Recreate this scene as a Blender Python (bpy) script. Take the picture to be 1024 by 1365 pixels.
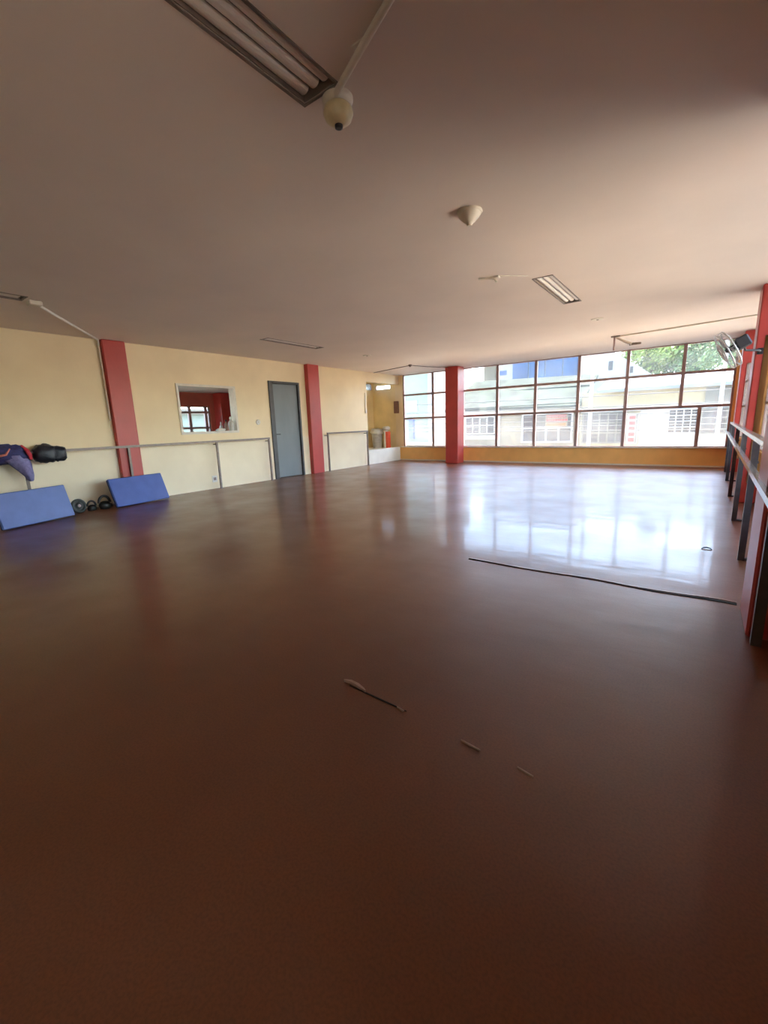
import bpy, math, random
from mathutils import Vector, Matrix, noise
random.seed(7)
S = bpy.context.scene
for o in list(bpy.data.objects): bpy.data.objects.remove(o)
COL = S.collection

# ------------------------------------------------------------------ camera
CAMH = 1.2388
FPX = 572.9
cd = bpy.data.cameras.new('camera'); cam = bpy.data.objects.new('camera', cd); COL.objects.link(cam)
r = Vector((0.80907561, 0.58669153, -0.03449207)); u = Vector((-0.09048968, 0.18234938, 0.97906094)); fw = Vector((-0.58069637, 0.78901315, -0.20062397))
M3 = Matrix((r, u, -fw)).transposed()
cam.matrix_world = Matrix.Translation((0, 0, CAMH)) @ M3.to_4x4()
cd.sensor_fit = 'VERTICAL'; cd.sensor_height = 36.0; cd.sensor_width = 36.0 * 1024 / 1365
cd.lens = FPX / 1365 * 36.0
cd.clip_start = 0.03; cd.clip_end = 400
S.camera = cam

# ------------------------------------------------------------------ sky, sun, exposure
SUN_EL = math.radians(66); SUN_AZ = math.radians(32)      # azimuth from +y towards +x
w = bpy.data.worlds.new('World'); S.world = w; w.use_nodes = True
nt = w.node_tree; nt.nodes.clear()
sky = nt.nodes.new('ShaderNodeTexSky'); sky.sky_type = 'NISHITA'; sky.sun_disc = False
sky.sun_elevation = SUN_EL; sky.sun_rotation = SUN_AZ; sky.air_density = 1.0; sky.dust_density = 1.6; sky.ozone_density = 1.0
bg = nt.nodes.new('ShaderNodeBackground'); bg.inputs[1].default_value = 0.32
wo = nt.nodes.new('ShaderNodeOutputWorld')
nt.links.new(sky.outputs[0], bg.inputs[0]); nt.links.new(bg.outputs[0], wo.inputs[0])
sd = bpy.data.lights.new('sun', 'SUN'); sd.energy = 5.0; sd.angle = math.radians(0.6); sd.color = (1.0, 0.93, 0.82)
sun = bpy.data.objects.new('sun', sd); COL.objects.link(sun)
sv = Vector((math.sin(SUN_AZ) * math.cos(SUN_EL), math.cos(SUN_AZ) * math.cos(SUN_EL), math.sin(SUN_EL)))
sun.rotation_euler = sv.to_track_quat('Z', 'Y').to_euler(); sun.location = (3, 20, 25)
S.view_settings.view_transform = 'Standard'; S.view_settings.look = 'None'
S.view_settings.gamma = 1.0; S.view_settings.use_curve_mapping = False
S.view_settings.exposure = 3.2

# ------------------------------------------------------------------ materials
def nodes(name):
    m = bpy.data.materials.new(name); m.use_nodes = True
    return m, m.node_tree, m.node_tree.nodes['Principled BSDF']
def mat(name, col, rough=0.6, var=0.08, scale=6.0, metal=0.0, bump=0.0, bscale=60.0, spec=0.5, stretch=(1, 1, 1)):
    """plain procedural surface: two-scale noise varies the colour a little, fine noise gives relief"""
    m, t, p = nodes(name)
    tc = t.nodes.new('ShaderNodeTexCoord'); mp = t.nodes.new('ShaderNodeMapping'); mp.inputs['Scale'].default_value = stretch
    t.links.new(tc.outputs['Object'], mp.inputs[0])
    n = t.nodes.new('ShaderNodeTexNoise'); n.inputs['Scale'].default_value = scale; n.inputs['Detail'].default_value = 6
    t.links.new(mp.outputs[0], n.inputs['Vector'])
    cr = t.nodes.new('ShaderNodeValToRGB')
    cr.color_ramp.elements[0].position = 0.3; cr.color_ramp.elements[1].position = 0.7
    cr.color_ramp.elements[0].color = tuple(c * (1 - var) for c in col) + (1,)
    cr.color_ramp.elements[1].color = tuple(min(1, c * (1 + var)) for c in col) + (1,)
    t.links.new(n.outputs['Fac'], cr.inputs[0]); t.links.new(cr.outputs[0], p.inputs['Base Color'])
    p.inputs['Roughness'].default_value = rough; p.inputs['Metallic'].default_value = metal
    p.inputs['Specular IOR Level'].default_value = spec
    if bump:
        n2 = t.nodes.new('ShaderNodeTexNoise'); n2.inputs['Scale'].default_value = bscale; n2.inputs['Detail'].default_value = 4
        t.links.new(mp.outputs[0], n2.inputs['Vector'])
        b = t.nodes.new('ShaderNodeBump'); b.inputs['Strength'].default_value = bump; b.inputs['Distance'].default_value = 0.01
        t.links.new(n2.outputs['Fac'], b.inputs['Height']); t.links.new(b.outputs[0], p.inputs['Normal'])
    return m
def glass_mat(name, tint=(1, 1, 1), veil=0.04, rough=0.02):
    m, t, p = nodes(name); t.nodes.remove(p); out = t.nodes['Material Output']
    tr = t.nodes.new('ShaderNodeBsdfTransparent'); tr.inputs[0].default_value = tint + (1,)
    gl = t.nodes.new('ShaderNodeBsdfGlossy'); gl.inputs['Roughness'].default_value = rough
    fr = t.nodes.new('ShaderNodeFresnel'); fr.inputs[0].default_value = 1.35
    mx = t.nodes.new('ShaderNodeMixShader'); t.links.new(fr.outputs[0], mx.inputs[0]); t.links.new(tr.outputs[0], mx.inputs[1]); t.links.new(gl.outputs[0], mx.inputs[2])
    df = t.nodes.new('ShaderNodeBsdfTranslucent'); df.inputs[0].default_value = (0.9, 0.9, 0.86, 1)  # pale translucent mix imitates the washed-out haze over the panes
    n = t.nodes.new('ShaderNodeTexNoise'); n.inputs['Scale'].default_value = 1.6; n.inputs['Detail'].default_value = 5
    mr = t.nodes.new('ShaderNodeMapRange'); mr.inputs[1].default_value = .3; mr.inputs[2].default_value = .7
    mr.inputs[3].default_value = veil * .5; mr.inputs[4].default_value = veil * 1.5
    t.links.new(n.outputs['Fac'], mr.inputs[0])
    m2 = t.nodes.new('ShaderNodeMixShader'); t.links.new(mr.outputs[0], m2.inputs[0]); t.links.new(mx.outputs[0], m2.inputs[1]); t.links.new(df.outputs[0], m2.inputs[2])
    t.links.new(m2.outputs[0], out.inputs[0])
    return m
def floor_mat():
    m, t, p = nodes('floor_paint')
    tc = t.nodes.new('ShaderNodeTexCoord')
    n = t.nodes.new('ShaderNodeTexNoise'); n.inputs['Scale'].default_value = 0.9; n.inputs['Detail'].default_value = 7; n.inputs['Roughness'].default_value = .6
    t.links.new(tc.outputs['Object'], n.inputs['Vector'])
    cr = t.nodes.new('ShaderNodeValToRGB'); cr.color_ramp.elements[0].position = .3; cr.color_ramp.elements[1].position = .72
    cr.color_ramp.elements[0].color = (0.150, 0.045, 0.014, 1); cr.color_ramp.elements[1].color = (0.200, 0.066, 0.024, 1)
    t.links.new(n.outputs['Fac'], cr.inputs[0])
    sp = t.nodes.new('ShaderNodeTexNoise'); sp.inputs['Scale'].default_value = 120; sp.inputs['Detail'].default_value = 2
    t.links.new(tc.outputs['Object'], sp.inputs['Vector'])
    mx = t.nodes.new('ShaderNodeMixRGB'); mx.blend_type = 'MULTIPLY'; mx.inputs[0].default_value = .4
    cr2 = t.nodes.new('ShaderNodeValToRGB'); cr2.color_ramp.elements[0].position = .35; cr2.color_ramp.elements[0].color = (.45, .45, .45, 1); cr2.color_ramp.elements[1].position = .6
    t.links.new(sp.outputs['Fac'], cr2.inputs[0]); t.links.new(cr.outputs[0], mx.inputs[1]); t.links.new(cr2.outputs[0], mx.inputs[2])
    t.links.new(mx.outputs[0], p.inputs['Base Color'])
    # worn gloss
    n3 = t.nodes.new('ShaderNodeTexNoise'); n3.inputs['Scale'].default_value = 1.7; n3.inputs['Detail'].default_value = 5
    t.links.new(tc.outputs['Object'], n3.inputs['Vector'])
    mr = t.nodes.new('ShaderNodeMapRange'); mr.inputs[1].default_value = .3; mr.inputs[2].default_value = .7; mr.inputs[3].default_value = .30; mr.inputs[4].default_value = .42
    t.links.new(n3.outputs['Fac'], mr.inputs[0]); t.links.new(mr.outputs[0], p.inputs['Roughness'])
    p.inputs['Specular IOR Level'].default_value = 0.45
    p.inputs['Coat Weight'].default_value = .24; p.inputs['Coat Roughness'].default_value = .10; p.inputs['Coat IOR'].default_value = 1.5
    # gentle waves of the laid sheet and fine grain
    mp = t.nodes.new('ShaderNodeMapping'); mp.inputs['Scale'].default_value = (1.0, 2.2, 1.0); t.links.new(tc.outputs['Object'], mp.inputs[0])
    n4 = t.nodes.new('ShaderNodeTexNoise'); n4.inputs['Scale'].default_value = 3.0; n4.inputs['Detail'].default_value = 3
    t.links.new(mp.outputs[0], n4.inputs['Vector'])
    b = t.nodes.new('ShaderNodeBump'); b.inputs['Strength'].default_value = .10; b.inputs['Distance'].default_value = .02
    t.links.new(n4.outputs['Fac'], b.inputs['Height'])
    b2 = t.nodes.new('ShaderNodeBump'); b2.inputs['Strength'].default_value = .05; b2.inputs['Distance'].default_value = .004
    t.links.new(sp.outputs['Fac'], b2.inputs['Height']); t.links.new(b.outputs[0], b2.inputs['Normal']); t.links.new(b2.outputs[0], p.inputs['Normal']); t.links.new(b.outputs[0], p.inputs['Coat Normal'])
    return m
def wall_two_tone():
    """cream paint, paler band below the rail height"""
    m, t, p = nodes('wall_cream')
    tc = t.nodes.new('ShaderNodeTexCoord'); sx = t.nodes.new('ShaderNodeSeparateXYZ'); t.links.new(tc.outputs['Object'], sx.inputs[0])
    mr = t.nodes.new('ShaderNodeMapRange'); mr.inputs[1].default_value = .96; mr.inputs[2].default_value = 1.02
    t.links.new(sx.outputs['Z'], mr.inputs[0])
    c = t.nodes.new('ShaderNodeMixRGB'); c.inputs[1].default_value = (.92, .79, .56, 1); c.inputs[2].default_value = (.92, .74, .46, 1)
    t.links.new(mr.outputs[0], c.inputs[0])
    n = t.nodes.new('ShaderNodeTexNoise'); n.inputs['Scale'].default_value = 1.5; n.inputs['Detail'].default_value = 8; t.links.new(tc.outputs['Object'], n.inputs['Vector'])
    cr = t.nodes.new('ShaderNodeValToRGB'); cr.color_ramp.elements[0].position = .3; cr.color_ramp.elements[0].color = (.9, .88, .86, 1); cr.color_ramp.elements[1].position = .7
    t.links.new(n.outputs['Fac'], cr.inputs[0])
    mx = t.nodes.new('ShaderNodeMixRGB'); mx.blend_type = 'MULTIPLY'; mx.inputs[0].default_value = 1
    t.links.new(c.outputs[0], mx.inputs[1]); t.links.new(cr.outputs[0], mx.inputs[2]); t.links.new(mx.outputs[0], p.inputs['Base Color'])
    p.inputs['Roughness'].default_value = .55
    n2 = t.nodes.new('ShaderNodeTexNoise'); n2.inputs['Scale'].default_value = 14; n2.inputs['Detail'].default_value = 6; t.links.new(tc.outputs['Object'], n2.inputs['Vector'])
    b = t.nodes.new('ShaderNodeBump'); b.inputs['Strength'].default_value = .12; b.inputs['Distance'].default_value = .01
    t.links.new(n2.outputs['Fac'], b.inputs['Height']); t.links.new(b.outputs[0], p.inputs['Normal'])
    return m

MT = {}
MT['floor'] = floor_mat()
MT['cream'] = wall_two_tone()
MT['plain_cream'] = mat('wall_plain_cream', (.84, .66, .40), .6, .06, 2, bump=.1, bscale=14)
MT['mustard'] = mat('wall_mustard', (.86, .66, .34), .6, .08, 2.5, bump=.1, bscale=14)
MT['bay_white'] = mat('bay_white', (.84, .80, .70), .5, .06, 3)
MT['orange'] = mat('apron_orange', (.93, .52, .16), .45, .08, 2.5, bump=.06, bscale=20)
MT['ceiling'] = mat('ceiling_paint', (.80, .69, .60), .7, .035, 1.2, bump=.1, bscale=9)
MT['red'] = mat('pillar_red', (.48, .055, .045), .38, .10, 3, bump=.05, bscale=25)
MT['darkred'] = mat('room_red', (.52, .13, .09), .5, .1, 3)
MT['mirror'] = mat('mirror_glass', (.86, .88, .86), .02, .02, 4, metal=1.0)
MT['frame'] = mat('window_frame_paint', (.36, .24, .215), .45, .12, 12)
MT['sill'] = mat('sill_cream', (.74, .68, .55), .5, .06, 8)
MT['glass'] = glass_mat('window_glass', (.97, .98, .97), .035)
MT['rail'] = mat('rail_steel', (.20, .155, .13), .42, .15, 20, metal=.3)
MT['barre'] = mat('barre_steel', (.36, .33, .29), .22, .15, 25, metal=.75)
MT['post'] = mat('post_dark', (.055, .05, .055), .45, .2, 20)
MT['door'] = mat('door_paint', (.20, .225, .235), .45, .07, 4, stretch=(1, 1, .3))
MT['jamb'] = mat('jamb_dark', (.075, .072, .07), .5, .15, 10)
MT['white'] = mat('white_plastic', (.78, .75, .68), .4, .04, 20)
MT['dirtywhite'] = mat('aged_white_paint', (.74, .67, .56), .5, .08, 12)
MT['cream_plastic'] = mat('aged_plastic', (.70, .60, .36), .3, .08, 25)
MT['black'] = mat('black_rubber', (.016, .016, .017), .5, .25, 40)
MT['blackbag'] = mat('black_synthetic', (.012, .013, .022), .38, .3, 18, bump=.3, bscale=40)
MT['navy'] = mat('navy_fabric', (.028, .03, .12), .75, .3, 25, bump=.35, bscale=60)
MT['pink'] = mat('pink_fabric', (.80, .25, .20), .7, .12, 25, bump=.2)
MT['redfab'] = mat('red_fabric', (.55, .03, .05), .7, .15, 25, bump=.2)
MT['lilac'] = mat('lilac_fabric', (.21, .19, .37), .75, .2, 25, bump=.35, bscale=60)
MT['bluemat'] = mat('blue_vinyl', (.105, .165, .40), .42, .08, 6, bump=.06, bscale=120)
MT['bluemat2'] = mat('blue_vinyl_deep', (.065, .115, .36), .42, .08, 6, bump=.06, bscale=120)
MT['matedge'] = mat('navy_vinyl', (.015, .02, .06), .5, .1, 10)
MT['iron'] = mat('cast_iron', (.028, .028, .024), .42, .3, 30, metal=.4)
MT['greyiron'] = mat('grey_grip', (.30, .25, .23), .45, .2, 30)
MT['housing'] = mat('lamp_housing', (.20, .155, .125), .5, .2, 10)
MT['tube'] = mat('lamp_tube', (.72, .65, .57), .3, .03, 10)
MT['seam'] = mat('floor_gap', (.012, .008, .006), .8, .2, 20)
MT['seamlip'] = mat('floor_lip', (.36, .23, .17), .3, .15, 30)
MT['brownbox'] = mat('brown_metal', (.22, .11, .07), .5, .1, 10)
MT['greybag'] = mat('grey_plastic', (.42, .38, .34), .4, .12, 14, bump=.3)
MT['binred'] = mat('red_plastic', (.78, .10, .04), .4, .08, 14)
MT['motor'] = mat('motor_housing', (.022, .022, .026), .4, .2, 20)
MT['wire'] = mat('fan_wire', (.62, .58, .55), .3, .1, 20, metal=.6)
MT['blade'] = mat('fan_blade', (.30, .32, .36), .35, .1, 20)
MT['bottlegrey'] = mat('bottle_plastic', (.60, .58, .52), .3, .08, 20)

# ------------------------------------------------------------------ mesh helpers
class MB:
    def __init__(s): s.v = []; s.f = []; s.smooth = set()
    def add(s, vs, fs, smooth=False):
        k = len(s.v); s.v += [tuple(v) for v in vs]
        for f in fs:
            if smooth: s.smooth.add(len(s.f))
            s.f.append(tuple(i + k for i in f))
        return s
    def box(s, x0, x1, y0, y1, z0, z1, M=None):
        vs = [Vector((x, y, z)) for x in (x0, x1) for y in (y0, y1) for z in (z0, z1)]
        if M is not None: vs = [M @ v for v in vs]
        return s.add(vs, [(0, 1, 3, 2), (4, 6, 7, 5), (0, 4, 5, 1), (2, 3, 7, 6), (0, 2, 6, 4), (1, 5, 7, 3)])
    def cbox(s, x0, x1, y0, y1, z0, z1, c=.01, M=None):
        """box with chamfered edges (all twelve)"""
        cx, cy, cz = (x0 + x1) / 2, (y0 + y1) / 2, (z0 + z1) / 2; hx, hy, hz = (x1 - x0) / 2, (y1 - y0) / 2, (z1 - z0) / 2
        c = min(c, hx * .9, hy * .9, hz * .9); vs = []; idx = {}
        for sx in (-1, 1):
            for sy in (-1, 1):
                for sz in (-1, 1):
                    for a in range(3):
                        h = [hx - c, hy - c, hz - c]; h[a] += c
                        idx[(sx, sy, sz, a)] = len(vs); vs.append(Vector((cx + sx * h[0], cy + sy * h[1], cz + sz * h[2])))
        fs = []
        for a in range(3):
            b, d = (a + 1) % 3, (a + 2) % 3
            for sg in (-1, 1):
                q = []
                for (p_, q_) in ((-1, -1), (1, -1), (1, 1), (-1, 1)):
                    k = [0, 0, 0]; k[a] = sg; k[b] = p_; k[d] = q_; q.append(idx[(k[0], k[1], k[2], a)])
                fs.append(tuple(q if sg > 0 else q[::-1]))
        for a in range(3):          # edges along axis a join faces b and d
            b, d = (a + 1) % 3, (a + 2) % 3
            for sb in (-1, 1):
                for sdd in (-1, 1):
                    k0 = [0, 0, 0]; k0[a] = -1; k0[b] = sb; k0[d] = sdd; k1 = list(k0); k1[a] = 1
                    q = [idx[tuple(k0) + (b,)], idx[tuple(k1) + (b,)], idx[tuple(k1) + (d,)], idx[tuple(k0) + (d,)]]
                    fs.append(tuple(q if sb * sdd > 0 else q[::-1]))
        for sx in (-1, 1):
            for sy in (-1, 1):
                for sz in (-1, 1):
                    q = [idx[(sx, sy, sz, a)] for a in range(3)]
                    fs.append(tuple(q if sx * sy * sz > 0 else q[::-1]))
        if M is not None: vs = [M @ v for v in vs]
        return s.add(vs, fs)
    def tube(s, pts, rad, n=10, caps=True, flat=1.0):
        pts = [Vector(p) for p in pts]
        rad = rad if isinstance(rad, (list, tuple)) else [rad] * len(pts)
        rings = []; prev = None
        for i, p in enumerate(pts):
            t = (pts[min(i + 1, len(pts) - 1)] - pts[max(i - 1, 0)]).normalized()
            if prev is None:
                a = Vector((0, 0, 1)) if abs(t.z) < .9 else Vector((1, 0, 0)); e1 = t.cross(a).normalized()
            else: e1 = (prev - t * prev.dot(t)).normalized()
            prev = e1; e2 = t.cross(e1)
            rings.append([p + rad[i] * (math.cos(2 * math.pi * k / n) * e1 + flat * math.sin(2 * math.pi * k / n) * e2) for k in range(n)])
        vs = [v for q in rings for v in q]; fs = []
        for i in range(len(pts) - 1):
            for k in range(n):
                fs.append((i * n + k, i * n + (k + 1) % n, (i + 1) * n + (k + 1) % n, (i + 1) * n + k))
        s.add(vs, fs, True)
        if caps:
            s.add(rings[0], [tuple(range(n))[::-1]]); s.add(rings[-1], [tuple(range(n))])
        return s
    def bar(s, a, b, w, h):
        """square bar from a to b"""
        a, b = Vector(a), Vector(b); t = (b - a).normalized(); up = Vector((0, 0, 1)) if abs(t.z) < .9 else Vector((0, 1, 0))
        e1 = t.cross(up).normalized(); e2 = e1.cross(t)
        vs = [p + sx * e1 * w / 2 + sz * e2 * h / 2 for p in (a, b) for sx, sz in ((-1, -1), (1, -1), (1, 1), (-1, 1))]
        return s.add(vs, [(0, 1, 2, 3), (7, 6, 5, 4), (0, 4, 5, 1), (1, 5, 6, 2), (2, 6, 7, 3), (3, 7, 4, 0)])
    def lathe(s, prof, M=None, n=24):
        """prof: (radius, z) list"""
        vs = []; fs = []
        for (rr, z) in prof:
            for k in range(n): vs.append(Vector((rr * math.cos(2 * math.pi * k / n), rr * math.sin(2 * math.pi * k / n), z)))
        for i in range(len(prof) - 1):
            for k in range(n): fs.append((i * n + k, i * n + (k + 1) % n, (i + 1) * n + (k + 1) % n, (i + 1) * n + k))
        if M is not None: vs = [M @ v for v in vs]
        s.add(vs, fs, True)
        m = len(prof) - 1
        s.add(vs[:n], [tuple(range(n))[::-1]]); s.add(vs[m * n:], [tuple(range(n))])
        return s
    def torus(s, R, rr, M, n=28, m=8):
        vs = []; fs = []
        for i in range(n):
            a = 2 * math.pi * i / n
            for k in range(m):
                b = 2 * math.pi * k / m
                vs.append(M @ Vector(((R + rr * math.cos(b)) * math.cos(a), (R + rr * math.cos(b)) * math.sin(a), rr * math.sin(b))))
        for i in range(n):
            for k in range(m): fs.append((i * m + k, ((i + 1) % n) * m + k, ((i + 1) % n) * m + (k + 1) % m, i * m + (k + 1) % m))
        return s.add(vs, fs, True)
    def lump(s, c, rx, ry, rz, amp=.15, freq=3.0, seed=0, n=20, m=14, M=None):
        """soft, creased cushion-like lump"""
        vs = []; fs = []
        for j in range(m + 1):
            th = math.pi * j / m
            for k in range(n):
                ph = 2 * math.pi * k / n
                d = Vector((math.sin(th) * math.cos(ph), math.sin(th) * math.sin(ph), math.cos(th)))
                q = 1 + amp * noise.noise(d * freq + Vector((seed, seed * 1.7, 0))) + amp * .5 * noise.noise(d * freq * 2.7 + Vector((0, seed, 3)))
                sq = lambda t: math.copysign(abs(t) ** .75, t)
                v = Vector((rx * sq(d.x), ry * sq(d.y), rz * sq(d.z))) * q
                if M is not None: v = M @ v
                vs.append(v + Vector(c))
        for j in range(m):
            for k in range(n): fs.append((j * n + k, (j + 1) * n + k, (j + 1) * n + (k + 1) % n, j * n + (k + 1) % n))
        return s.add(vs, fs, True)
    def slab(s, axis, a0, a1, us, vs, holes):
        """slab normal to axis between a0,a1, spanning us x vs, with rectangular holes (u0,u1,v0,v1)"""
        U = sorted(set([us[0], us[1]] + [q for h in holes for q in h[:2]])); V = sorted(set([vs[0], vs[1]] + [q for h in holes for q in h[2:]]))
        U = [q for q in U if us[0] <= q <= us[1]]; V = [q for q in V if vs[0] <= q <= vs[1]]
        for i in range(len(U) - 1):
            for j in range(len(V) - 1):
                cu, cv = (U[i] + U[i + 1]) / 2, (V[j] + V[j + 1]) / 2
                if any(h[0] < cu < h[1] and h[2] < cv < h[3] for h in holes): continue
                if axis == 0: s.box(a0, a1, U[i], U[i + 1], V[j], V[j + 1])
                elif axis == 1: s.box(U[i], U[i + 1], a0, a1, V[j], V[j + 1])
                else: s.box(U[i], U[i + 1], V[j], V[j + 1], a0, a1)
        return s
    def build(s, name, m, parent=None):
        me = bpy.data.meshes.new(name); me.from_pydata(s.v, [], s.f)
        for i, pl in enumerate(me.polygons): pl.use_smooth = i in s.smooth
        me.materials.append(MT[m] if isinstance(m, str) else m); me.update()
        import bmesh
        b = bmesh.new(); b.from_mesh(me); bmesh.ops.recalc_face_normals(b, faces=b.faces); b.to_mesh(me); b.free()
        o = bpy.data.objects.new(name, me); COL.objects.link(o)
        if parent is not None:
            o.parent = parent; o.matrix_parent_inverse = parent.matrix_basis.inverted()
        return o
def tag(o, label=None, cat=None, group=None, kind=None):
    if label: o['label'] = label
    if cat: o['category'] = cat
    if group: o['group'] = group
    if kind: o['kind'] = kind
    return o
def thing(name, loc, label=None, cat=None, group=None, kind=None):
    o = bpy.data.objects.new(name, None); COL.objects.link(o); o.location = loc; o.empty_display_size = .1
    return tag(o, label, cat, group, kind)
def copy_tree(o, parent=None):
    c = o.copy(); COL.objects.link(c)
    if parent is not None: c.parent = parent
    for ch in list(o.children): copy_tree(ch, c)
    return c
def struct(o, label=None, cat=None): return tag(o, label, cat, kind='structure')

# ------------------------------------------------------------------ room dimensions (metres)
H = 2.8; XL = -8.37; YW = 12.45; XR = 0.95; YB = -2.6; T = 0.15
SILL = 0.46

# ------------------------------------------------------------------ setting
fl = MB().box(XL - T, XR + T, YB - T, YW + T, -.25, 0).build('floor', 'floor'); struct(fl, 'glossy reddish brown painted floor of the hall', 'floor')
def seam(pts, wid, name, m, hgt=.004, parent=fl):
    b = MB()
    for i in range(len(pts) - 1):
        a, c = Vector(pts[i]), Vector(pts[i + 1]); t = (c - a).normalized(); e = Vector((-t.y, t.x, 0))
        w0, w1 = wid[i] / 2, wid[i + 1] / 2
        lo = [a - e * w0, c - e * w1, c + e * w1, a + e * w0]
        vs = [Vector((q.x, q.y, .0004)) for q in lo] + [Vector((q.x, q.y, hgt)) for q in lo]
        b.add(vs, [(0, 3, 2, 1), (4, 5, 6, 7), (0, 1, 5, 4), (1, 2, 6, 5), (2, 3, 7, 6), (3, 0, 4, 7)])
    return b.build(name, m, parent)
# the long joint that runs to the near right pillar, opening towards its end, with a lifted lip behind it
X = [-1.62 + i * (0.29 + 1.62) / 24 for i in range(25)]
J = [(x, 3.47 + .012 * math.sin(x * 7) + .012 * noise.noise(Vector((x * 3, 0, 0))) - .03 * max(0, x + .2), 0) for x in X]
seam(J, [.0025 + .004 * (i / 24) + .028 * max(0, (i - 14) / 10) for i in range(25)], 'floor_joint', 'seam')
seam([(x, y + .018 + .012 * max(0, (i - 14) / 10), 0) for i, (x, y, z) in enumerate(J)], [.012 + .006 * math.sin(i * 1.3) for i in range(25)], 'joint_lip', 'seamlip', .007)
# the short broken joint in the foreground
X2 = [-1.27 + i * .0335 for i in range(11)]
seam([(x, 1.395 - .01 * i / 10, 0) for i, x in enumerate(X2)], [.002 + .005 * math.sin(math.pi * i / 10) for i in range(11)], 'floor_joint', 'seam')
seam([(-1.315, 1.405, 0), (-1.28, 1.415, 0), (-1.235, 1.412, 0), (-1.19, 1.400, 0), (-1.17, 1.392, 0)], [.004, .014, .016, .011, .003], 'joint_lip', 'seamlip', .014)
seam([(-.985, 1.385, 0), (-.945, 1.378, 0)], [.005, .008], 'joint_lip', 'seamlip', .006)
seam([(-.66, 1.357, 0), (-.62, 1.352, 0), (-.575, 1.347, 0)], [.004, .008, .004], 'joint_lip', 'seamlip', .006)
seam([(-.43, 1.345, 0), (-.395, 1.338, 0), (-.37, 1.334, 0)], [.004, .007, .004], 'joint_lip', 'seamlip', .006)

LIGHTS = [(-1.73, .42), (-1.71, 5.36), (-6.57, .53), (-6.56, 5.36)]
LW, LL = .205, 1.39
holes = [(x, x + LW, y, y + LL) for x, y in LIGHTS]
ce = MB().slab(2, H, H + .3, (XL - 1.3, XR + T), (YB - T, YW + T), holes).build('ceiling', 'ceiling'); struct(ce, 'pinkish beige painted ceiling slab', 'ceiling')
MB().box(-8.3, XR + 1.2, YW + T, YW + .62, 3.02, 3.16).build('roof_overhang', 'sill', ce)

PASS = (4.70, 5.97, 1.20, 2.12); DOOR = (6.93, 7.90, 0.0, 2.33); BAY = (10.68, 12.45, .44, 2.51)
wl = MB().slab(0, XL - T, XL, (YB - T, YW), (0, H), [PASS, DOOR, BAY]).build('wall_left', 'cream'); struct(wl, 'cream painted left wall with paler band below the rail', 'wall')
wb = MB().box(XL - T, XR + T, YB - T, YB, 0, H).build('wall_back', 'plain_cream'); struct(wb, 'cream wall behind the camera', 'wall')
wf = MB(); wf.box(XL, XR, YW, YW + .12, 0, SILL - .03); wf.box(.50, XR, YW, YW + .12, SILL - .03, H)
wf = wf.build('wall_front', 'orange'); struct(wf, 'orange apron wall under the long window', 'wall')
wj = MB().box(XL - T, XL + .15, YW - .0, YW + .12, SILL - .03, H).build('trim_1', 'plain_cream'); struct(wj, 'cream jamb strip between bay and long window', 'trim')
bs = MB().box(XL, .50, YW - .025, YW, 0, .035).build('baseboard_front', 'sill'); struct(bs, 'pale skirting strip under the orange apron', 'baseboard')
st = MB().cbox(XL + .02, .50, YW - .05, YW + .13, SILL - .03, SILL, .006).build('trim_2', 'sill'); struct(st, 'pale window ledge above the orange apron', 'trim')
PIL = [(.302, 2.96, .44), (.47, 7.60, .42), (.53, 11.55, .42)]
wr = MB()
yy = YB
for seg in ((YB, YW),): wr.slab(0, XR, XR + T, (YB, YW + T), (0, H), [(-1.4, -.3, SILL, H - .1), (3.5, 7.5, SILL, H - .1), (8.12, 11.45, SILL, H - .1)])
wr = wr.build('wall_right', 'orange'); struct(wr, 'orange low wall and lintels of the right side', 'wall')

# bay at the end of the left wall: raised ledge, mustard end wall, high strip windows
bx0 = -9.46
struct(MB().box(bx0 - .12, XL - T, BAY[0] - .12, YW + .12, -.25, .43).build('trim_3', 'bay_white'), 'white raised ledge of the bay', 'trim')
struct(MB().box(XL - T, XL + .012, BAY[0], YW - .03, 0, .445).build('trim_4', 'bay_white'), 'white low parapet closing the bay', 'trim')
struct(MB().slab(1, YW, YW + .12, (bx0 - .12, XL - T), (.43, H), [(-9.36, -8.72, 2.40, 2.545)]).build('wall_bay_end', 'mustard'), 'mustard end wall of the bay', 'wall')
struct(MB().slab(0, bx0 - .12, bx0, (BAY[0] - .12, YW), (.43, H), [(11.0, 12.40, 2.40, 2.62)]).build('wall_bay_side', 'mustard'), 'mustard side wall of the bay', 'wall')
struct(MB().box(bx0, XL - T, BAY[0] - .12, BAY[0], .43, H).build('wall_bay_near', 'mustard'), 'near return wall of the bay', 'wall')
for nm, (a0, a1, b0, b1), ax in (('window_6', (-9.36, -8.72, 2.40, 2.545), 1), ('window_7', (11.0, 12.40, 2.40, 2.62), 0)):
    e = struct(thing(nm, ((a0 + a1) / 2, YW, b0) if ax == 1 else (bx0, (a0 + a1) / 2, b0)), 'narrow high strip window of the bay', 'window')
    f = MB(); g = MB()
    def bb(m, p0, p1, q0, q1, d0, d1):
        if ax == 1: m.box(p0, p1, YW + d0, YW + d1, q0, q1)
        else: m.box(bx0 - d1, bx0 - d0, p0, p1, q0, q1)
    for (p0, p1, q0, q1) in ((a0, a1, b0, b0 + .015), (a0, a1, b1 - .015, b1), (a0, a0 + .02, b0, b1), (a1 - .02, a1, b0, b1)): bb(f, p0, p1, q0, q1, .02, .07)
    bb(g, a0 + .02, a1 - .02, b0 + .015, b1 - .015, .04, .046)
    f.build('window_frame', 'frame', e); g.build('pane', 'glass', e)

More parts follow.
